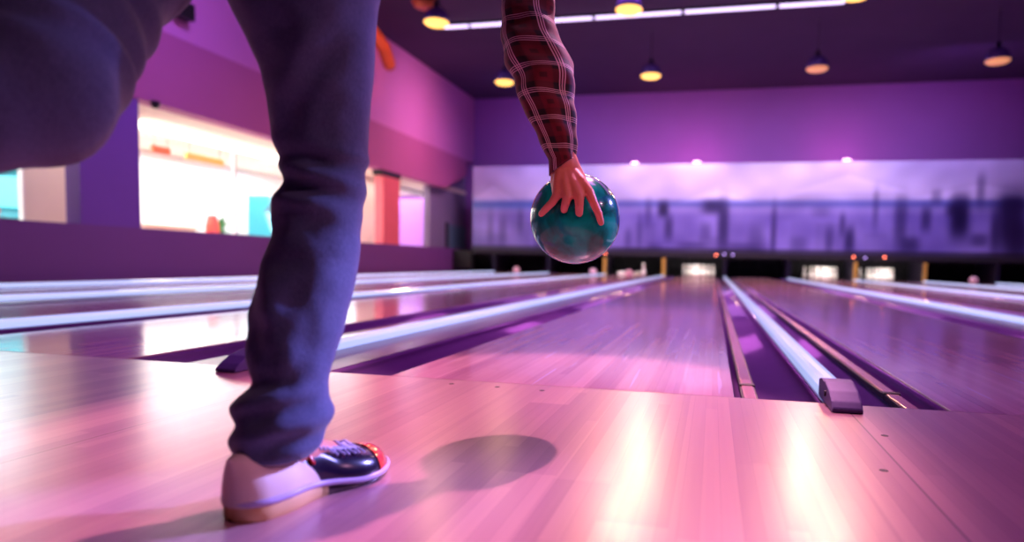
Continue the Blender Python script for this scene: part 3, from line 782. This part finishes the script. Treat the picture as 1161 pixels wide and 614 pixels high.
# right hand on the ball: back of the hand to the camera, fingers spread down over the near side
tc = -fw
def HP(px, py, t): return W(px, py, 1.545-t)
def bp(px, py, extra):
    """a point just off the ball's near surface at this place"""
    k = 1.545/F_PX; dx, dy = (px-652)*k*.95, (py-248)*k*.95; rr = BR+extra
    q2 = rr*rr-dx*dx-dy*dy
    return BC+rt*dx-up*dy+tc*math.sqrt(max(0, q2))
wr = HP(641, 186, .074)
kn = [bp(632, 228, .016), bp(643, 232, .021), bp(656, 232, .022), bp(667, 226, .018)]
cap([rWr, wr], [.027, .027])
for i, kpt in enumerate(kn):
    st = HP((636, 639, 644, 649)[i], 196, .082)
    mid = (st+kpt)/2+tc*.004
    cap([wr+(st-wr)*.6, st, mid, kpt], [.018, .0165, .0150, .0118])
cap([rWr+rt*.006, HP(648, 190, .072), HP(657, 204, .074), HP(665, 218, .080)], [.024, .021, .017, .013])
cap([HP(634, 192, .070), HP(632, 208, .076), kn[0]], [.020, .016, .012])
cap([HP(641, 188, .066), HP(645, 205, .072), HP(650, 222, .078)], [.026, .024, .018])
cap([kn[0], bp(626, 237, .014), bp(619, 243, .011), bp(613.5, 248, .008)], [.0108, .0092, .0086, .0075])        # little finger
cap([kn[1], bp(641, 239, .019), bp(639.5, 243.5, .006), bp(639.5, 246, -.012)], [.0112, .0098, .0090, .0085])    # ring finger, into its hole
cap([kn[2], bp(656, 241, .020), bp(656, 247, .007), bp(656, 250, -.012)], [.0116, .0102, .0094, .0088])           # middle finger, into its hole
cap([kn[3], bp(672, 238, .018), bp(677.5, 249, .013), bp(680.5, 258.5, .008)], [.0115, .0098, .0090, .0078])     # index finger
cap([HP(650, 196, .066), HP(657, 200, .035), HP(656, 203, .005), HP(654, 207, -.02)], [.017, .0145, .0125, .011]) # thumb, over the top into its hole
# left hand, relaxed
hd = (lWr-lEl).normalized(); hz = Vector((0, 0, 1)); hx = hd.cross(hz).normalized(); hy = hx.cross(hd)
cap([lWr, lWr+hd*.04, lWr+hd*.09], [.026, .034, .036], (hy, .5))
for i, (o_, l_) in enumerate(((-.030, .062), (-.010, .078), (.011, .084), (.031, .074))):
    p0 = lWr+hd*.095+hx*o_; cap([p0-hd*.02, p0+hd*l_*.45-hy*.004, p0+hd*l_*.75-hy*.018, p0+hd*l_*.95-hy*.034], [.0105, .0092, .0086, .0075])
cap([lWr+hd*.025+hx*.026, lWr+hd*.055+hx*.052-hy*.01, lWr+hd*.085+hx*.062-hy*.022], [.014, .0115, .009])
person = obj('person', body_b, 'skin', smooth=True, label='bowler in blue jeans and red plaid shirt crouching to release a teal ball', cat='person')
rm = person.modifiers.new('skin', 'REMESH'); rm.mode = 'VOXEL'; rm.voxel_size = .0030; rm.use_smooth_shade = True
sm = person.modifiers.new('smooth', 'SMOOTH'); sm.factor = .5; sm.iterations = 4
# hair and eyes
b = B(); vs_ = sphere(b, (0, 0, 0), 1, 32)
for v in vs_:
    d = v.co.normalized(); fz = d.y; k = .100+.006*noise.noise(d*6)
    loc_ = d*k; v.co = hv(-.014, 0, .036)+face*loc_.y+hs*loc_.x+hup*loc_.z
kill = [v for v in b.verts if (v.co-head).dot(face) > .045 and (v.co-head).dot(hup) < .075 or (v.co-head).dot(hup) < -.03]
bmesh.ops.delete(b, geom=kill, context='VERTS'); o = obj('hair', b, 'hair', person, True); o.modifiers.new('th', 'SOLIDIFY').thickness = .008
for s in (-1, 1):
    b = B(); sphere(b, hv(.074, s*.032, .018), .011, 16); obj('eye', b, 'pin', person, True)
# shirt: sleeve over the bowling arm, torso, other sleeve
def outline_rings(rows, depth_ratio=1.0, seg=40, fold=None, sub=4, end=None):
    """rows: (y, left px, right px, distance). Smoothly interpolated limb rings facing the camera."""
    def cr(p0, p1, p2, p3, t):
        return .5*((2*p1)+(-p0+p2)*t+(2*p0-5*p1+4*p2-p3)*t*t+(-p0+3*p1-3*p2+p3)*t**3)
    R_ = []
    for i in range(len(rows)-1):
        q = [rows[max(0, i-1)], rows[i], rows[i+1], rows[min(len(rows)-1, i+2)]]
        for k in range(sub): R_.append([cr(*(q[j][m_] for j in range(4)), k/sub) for m_ in range(4)])
    R_.append(list(rows[-1])); cs = []
    for y, l_, r_, z in R_:
        cs.append((W((l_+r_)/2, y, z), (r_-l_)/2*z/F_PX))
    rings = []
    for i, (c_, w_) in enumerate(cs):
        ring = []
        for k in range(seg):
            a = 2*PI*k/seg
            d = fold(R_[i][0], a, i) if fold else 0
            ring.append(c_+rt*math.cos(a)*(w_+d*.35)-fw*math.sin(a)*(w_*depth_ratio+d)+Vector((0, 0, 0)))
        rings.append(ring)
    return rings, R_, cs
def lerp(a, b_, t): return a+(b_-a)*t
shirt = B()
rows = [(-95, 545, 640, 1.62), (-60, 556, 634, 1.60), (-25, 565, 629, 1.58), (0, 569, 628.5, 1.565), (20, 568.5, 628.5, 1.55), (32, 568.5, 631, 1.545), (47, 567.5, 636, 1.54), (63, 571, 645, 1.535), (75, 575, 651, 1.53), (90, 583, 652, 1.52),
        (108, 586.5, 651, 1.51), (126, 594.5, 653, 1.50), (144, 603.5, 653.5, 1.49), (162, 612, 654, 1.483), (174, 617.5, 653.5, 1.478), (183, 622, 654, 1.475)]
def sfold(y, a, i):
    return .006*math.sin((y+18*math.sin(a*1.5))/7.5)*gauss(y, 70, 55)+.004*math.sin(y/5+a*2)+.003*math.sin(a*5+y/20)
rings, R_, cs = outline_rings(rows, .95, 48, sfold, 5)
# the cuff is cut on a slant, lower on the left and front
for j, (dy, k_) in enumerate(((4, .97), (8, .9))):
    pass
last = rings[-1]; cpt = cs[-1][0]
rings[-1] = [p+up*(.020*(p-cpt).dot(rt)/cs[-1][1]-.012) for p in last]
rings.append([cpt+up*(.020*(p-cpt).dot(rt)/cs[-1][1]-.013)+(p-cpt)*.90 for p in last]); rings.append([cpt+up*.012+(p-cpt)*.84 for p in last])
per = 2*PI*.042
acc = [0.0]
for i in range(1, len(rings)): acc.append(acc[-1]+((sum(rings[i], Vector())-sum(rings[i-1], Vector()))/48).length)
acc[-1] = acc[-2]+.01
loft(shirt, rings, cap=False, uv=lambda i, k: (k/48*.27+.18*acc[i]*.3, acc[i]))
def cloth_tube(bm, pts, rads, seg=40, flatd=None, circ=None):
    pts = [Vector(p) for p in pts]; n = 8; P, Q = [], []
    for i in range(len(pts)-1):
        for k in range(n):
            t_ = k/n; q = [pts[max(0, i-1)], pts[i], pts[i+1], pts[min(len(pts)-1, i+2)]]
            P.append(.5*((2*q[1])+(-q[0]+q[2])*t_+(2*q[0]-5*q[1]+4*q[2]-q[3])*t_*t_+(-q[0]+3*q[1]-3*q[2]+q[3])*t_**3)); Q.append(lerp(rads[i], rads[i+1], t_))
    P.append(pts[-1]); Q.append(rads[-1]); s, t = frame(P[1]-P[0]); rr = []; ac = [0]
    for i, p in enumerate(P):
        d = (P[min(i+1, len(P)-1)]-P[max(i-1, 0)]).normalized(); s = (s-d*s.dot(d)).normalized(); t = d.cross(s)
        if i: ac.append(ac[-1]+(P[i]-P[i-1]).length)
        ring = []
        for k in range(seg):
            a = 2*PI*k/seg; v = (s*math.cos(a)+t*math.sin(a))*(Q[i]+.004*math.sin(a*3+i*.7))
            if flatd: v += flatd[0]*v.dot(flatd[0])*(flatd[1]-1)
            ring.append(p+v)
        rr.append(ring)
    c0 = circ or 2*PI*max(Q)
    loft(bm, rr, cap=True, uv=lambda i, k: (k/seg*c0, ac[i]))
side = (rSh-lSh).normalized()
cloth_tube(shirt, [pel+tb*-.02+Vector((0, 0, .02)), pel+tb*.3, pel+tb*.7, chest+tb*.08, neck-tb*.02], [.125, .120, .135, .125, .062], 64, (side, 1.28))
cloth_tube(shirt, [chest+side*.06, rSh+tb*.02, W(592, -93, 1.617), W(598, -60, 1.60)], [.10, .080, .082, .08])
cloth_tube(shirt, [chest-side*.06, lSh+tb*.02, lEl, lWr-hd*.03], [.10, .075, .056, .042])
so = obj('plaid_shirt', shirt, 'plaid', person, True, label='red and black plaid shirt with thin white lines')
# jeans
je = B()
rowsR = [(-150, 240, 450, 1.02), (-100, 245, 442, 1.03), (-50, 252, 434, 1.04), (0, 262, 426, 1.05), (49, 285.5, 423, 1.06), (98, 303.5, 420, 1.07), (147, 312, 416, 1.08), (168, 316, 415.5, 1.08), (181, 321, 416.5, 1.08), (190, 321, 413, 1.08), (205, 324, 413.5, 1.075),
         (220, 319, 413, 1.075), (235, 311.5, 410, 1.07), (250, 311, 408.5, 1.065), (264, 313, 407, 1.06), (283, 307, 406, 1.05), (300, 301.5, 404, 1.045), (325, 293, 399, 1.03), (351, 287, 392, 1.015), (378, 285, 385.5, 1.0), (402, 284, 378, .985), (420, 288, 372.5, .975),
         (433, 290, 369.5, .97), (445, 279, 371.5, .966), (458, 266, 372.5, .963), (468, 265.5, 373.5, .96), (479, 273.5, 372.5, .957), (488, 270, 368, .955), (497, 264.5, 364, .953), (506, 266, 360, .951), (515, 272, 352, .950), (519, 276, 347, .949)]
def ang(a, c_): 
    return (a-c_+PI) % (2*PI)-PI
def jfold(y, a, i):
    d = 0
    # knee creases wrapping the back of the knee
    d += .010*math.sin((y-4*math.cos(a*1.0)*3)/5.2)*gauss(y, 212, 34)*(.55+.45*math.sin(a))
    # long diagonal drag lines on the thigh and calf
    d += .011*gauss(ang(a, PI*.5)*60-(y-95)*.75, 0, 22)*gauss(y, 95, 70)
    d -= .009*gauss(ang(a, PI*.35)*60-(y-85)*.75, 0, 20)*gauss(y, 95, 70)
    d += .008*gauss(ang(a, PI*.55)*60+(y-350)*.6, 0, 16)*gauss(y, 350, 50)
    d -= .010*gauss(ang(a, PI*.72)*60+(y-365)*.55, 0, 18)*gauss(y, 360, 55)
    # stacked folds at the ankle
    d += .011*math.sin((y+10*math.cos(a+.5))/6.2)*gauss(y, 472, 38)*(.6+.4*math.sin(a+.4))
    d += .003*noise.noise(Vector((math.cos(a)*2, math.sin(a)*2, y/24)))*2
    return d
rings, R_, cs = outline_rings(rowsR, 1.0, 72, jfold, 5); loft(je, rings)
hem_c = cs[-1][0]
# trailing leg
def leg_loft(pts, rads, seg=64):
    P, Q = [], []; n = 14
    for i in range(len(pts)-1):
        for k in range(n):
            t_ = k/n; q = [pts[max(0, i-1)], pts[i], pts[i+1], pts[min(len(pts)-1, i+2)]]
            P.append(.5*((2*q[1])+(-q[0]+q[2])*t_+(2*q[0]-5*q[1]+4*q[2]-q[3])*t_*t_+(-q[0]+3*q[1]-3*q[2]+q[3])*t_**3)); Q.append(lerp(rads[i], rads[i+1], t_))
    P.append(pts[-1]); Q.append(rads[-1]); s, t = frame(P[1]-P[0]); rr = []
    for i, p in enumerate(P):
        d = (P[min(i+1, len(P)-1)]-P[max(i-1, 0)]).normalized(); s = (s-d*s.dot(d)).normalized(); t = d.cross(s)
        rr.append([p+(s*math.cos(a)+t*math.sin(a))*(Q[i]+.004*math.sin(i*.8+2*math.cos(a))+.003*noise.noise(Vector((math.cos(a)*2, math.sin(a)*2, i/4)))) for a in [2*PI*k/seg for k in range(seg)]])
    loft(je, rr)
lK = W(22, 100, .80)
leg_loft([lHip+Vector((0, 0, .02)), W(104, -18, .90), W(58, 46, .84), lK, lK+(lAnk-lK)*.35+Vector((0, 0, .01)), lAnk-(lAnk-lK).normalized()*.03], [.105, .097, .096, .099, .085, .06])
for c_, r_ in ((pel+Vector((0, 0, .0)), .135),): 
    for v in sphere(je, (0, 0, 0), r_, 32): v.co = pel+v.co+side*v.co.dot(side)*.35
jo = obj('jeans', je, 'denim', person, True, label='blue denim jeans')
rm = jo.modifiers.new('cloth', 'REMESH'); rm.mode = 'VOXEL'; rm.voxel_size = .0036; rm.use_smooth_shade = True
sm = jo.modifiers.new('smooth', 'SMOOTH'); sm.factor = .5; sm.iterations = 3
shoe(person, HEEL, DIRZ)
s2 = shoe(person, (0, 0, 0), 0)
fd = (lToe-lAnk).normalized(); kd = (lKnee-lAnk).normalized()
X_ = (fd).normalized(); Z_ = (kd-X_*kd.dot(X_)).normalized(); Y_ = Z_.cross(X_)
mm = Matrix((X_, Y_, Z_)).transposed().to_4x4(); mm.translation = lAnk-X_*.05-Z_*.085
s2.matrix_world = mm
ball_obj(BC, BR, 'ball', 'glossy teal green swirled bowling ball held in the hand', tuple(up*.75-fw*-.6))

# ------------------------------------------------------------------ light
w = bpy.data.worlds.new('World'); sc.world = w; w.use_nodes = True
w.node_tree.nodes['Background'].inputs[0].default_value = (*lin((120, 60, 170)), 1); w.node_tree.nodes['Background'].inputs[1].default_value = .25
# bright rooms behind the glass
area('shop_light', ((XG+XF)/2, (gy(158)+gy(404))/2, SOF-.1), ((XG+XF)/2, (gy(158)+gy(404))/2, 0), 2.2, 330, (.97, .97, 1), gy(404)-gy(158)-.5)
area('shop_light', ((XG+XF)/2, (gy(452)+gy(496))/2, SOF-.1), ((XG+XF)/2, (gy(452)+gy(496))/2, 0), 2.0, 240, (.88, .97, 1), 4)
area('shop_light', ((XG+XF)/2, gy(0), SOF-.1), ((XG+XF)/2, gy(0), 0), 2.0, 200, (.9, .97, 1), 2)
for px, e in ((60, 20), (240, 24), (420, 36), (475, 22)):
    area('corridor_light', ((XL+XG)/2-.1, oy(px), SOF-.04), ((XL+XG)/2-.1, oy(px), 0), .7, e, (1, .9, .8), 2.5)
# coloured washes and spots, added without fixtures to tint hall and bowler
area('pink_wash', (-4.5, 15.2, 5.3), (XL, 15.2, 3.4), 1.0, 50, (1, .46, .68), spread=1.75)
area('violet_wash', (-4.0, 5.0, 5.7), (XL, 6.5, 3.4), 1.2, 85, (.50, .30, 1), spread=1.9)
area('blue_wash_back', (-5.2, 16.5, 4.6), (-5.4, YB, 4.3), 1.0, 22, (.32, .22, 1))
area('violet_wash_back', (6.5, 16.2, 4.8), (7, YB, 4.3), 1.2, 24, (.6, .2, 1))
area('mural_wash', (1, 14.6, 5.7), (1, YM, 1.9), 12, 270, (.64, .62, 1), .6, spread=2.0)  # added lamp that brightens the mural
area('lane_wash', (1, 8.5, 5.9), (1, 8.0, 0), 9, 230, (.72, .24, 1), 4, spread=2.2)
area('approach_wash', (.5, 2.4, 5.9), (.2, .4, 0), 4, 60, (.8, .16, .9), 1.5, spread=1.9)
for lx, ly, e in ((-4.95, 14.22, 60), (-1.19, 14.22, 330), (2.66, 14.22, 330), (-4.95, 10.05, 60), (-1.19, 10.05, 200), (2.66, 10.05, 200)):
    l = bpy.data.lights.new('lamp_light', 'SPOT'); l.energy = e*1.15; l.color = (1, .55, .32); l.shadow_soft_size = .22; l.spot_size = math.radians(165); l.spot_blend = .3
    o = bpy.data.objects.new('lamp_light', l); COL.objects.link(o); o.location = (lx, ly, 4.78)
spot('key_spot', (.9, 3.9, 5.7), (-.03, -.35, 0), 3000, (1, .41, .62), 15.5, .3, .06)
spot('lane_spot', (1.6, 7.5, 5.8), (0, 2.2, 0), 1300, (1, .42, .72), 20, .6, .1)  # added lamp that brightens the centre lane
spot('side_spot', (6.5, -.4, 4.2), (-1.5, -.9, .0), 480, (1, .40, .72), 19, .6, .12)
spot('blue_rim', (2.6, 1.6, 1.9), (.06, -.90, .24), 1700, (.34, .30, 1), 10, .7, .10)
spot('blue_rim_high', (2.2, 2.1, 1.3), tuple(W(425, 70, 1.16)), 420, (.30, .26, 1), 6, .8, .08)  # added lamp that picks out the thigh
spot('red_hand', (1.2, -3.2, 3.0), (.3, -.4, .55), 130, (1, .25, .2), 14, .8, .1)
spot('orange_spot', (-5.4, 11.2, 5.2), (-7.8, 12.2, 5.2), 160, (1, .30, .08), 50, .8, .1)
for cx, e in ((0, 17), (3.674, 17), (5.278, 17), (-2.07, 7), (1.604, 1.5)):
    area('pin_deck_light', (cx, 18.22, .62), (cx, 18.7, .1), .9, e, (1, .93, .86) if e > 2 else (.4, .5, 1), .06)

sc.cycles.use_denoising = True
sc.cycles.max_bounces = 7
sc.cycles.sample_clamp_indirect = 6
sc.view_settings.view_transform = 'Standard'; sc.view_settings.look = 'None'
sc.view_settings.gamma = 1; sc.view_settings.use_curve_mapping = False
sc.view_settings.exposure = 0
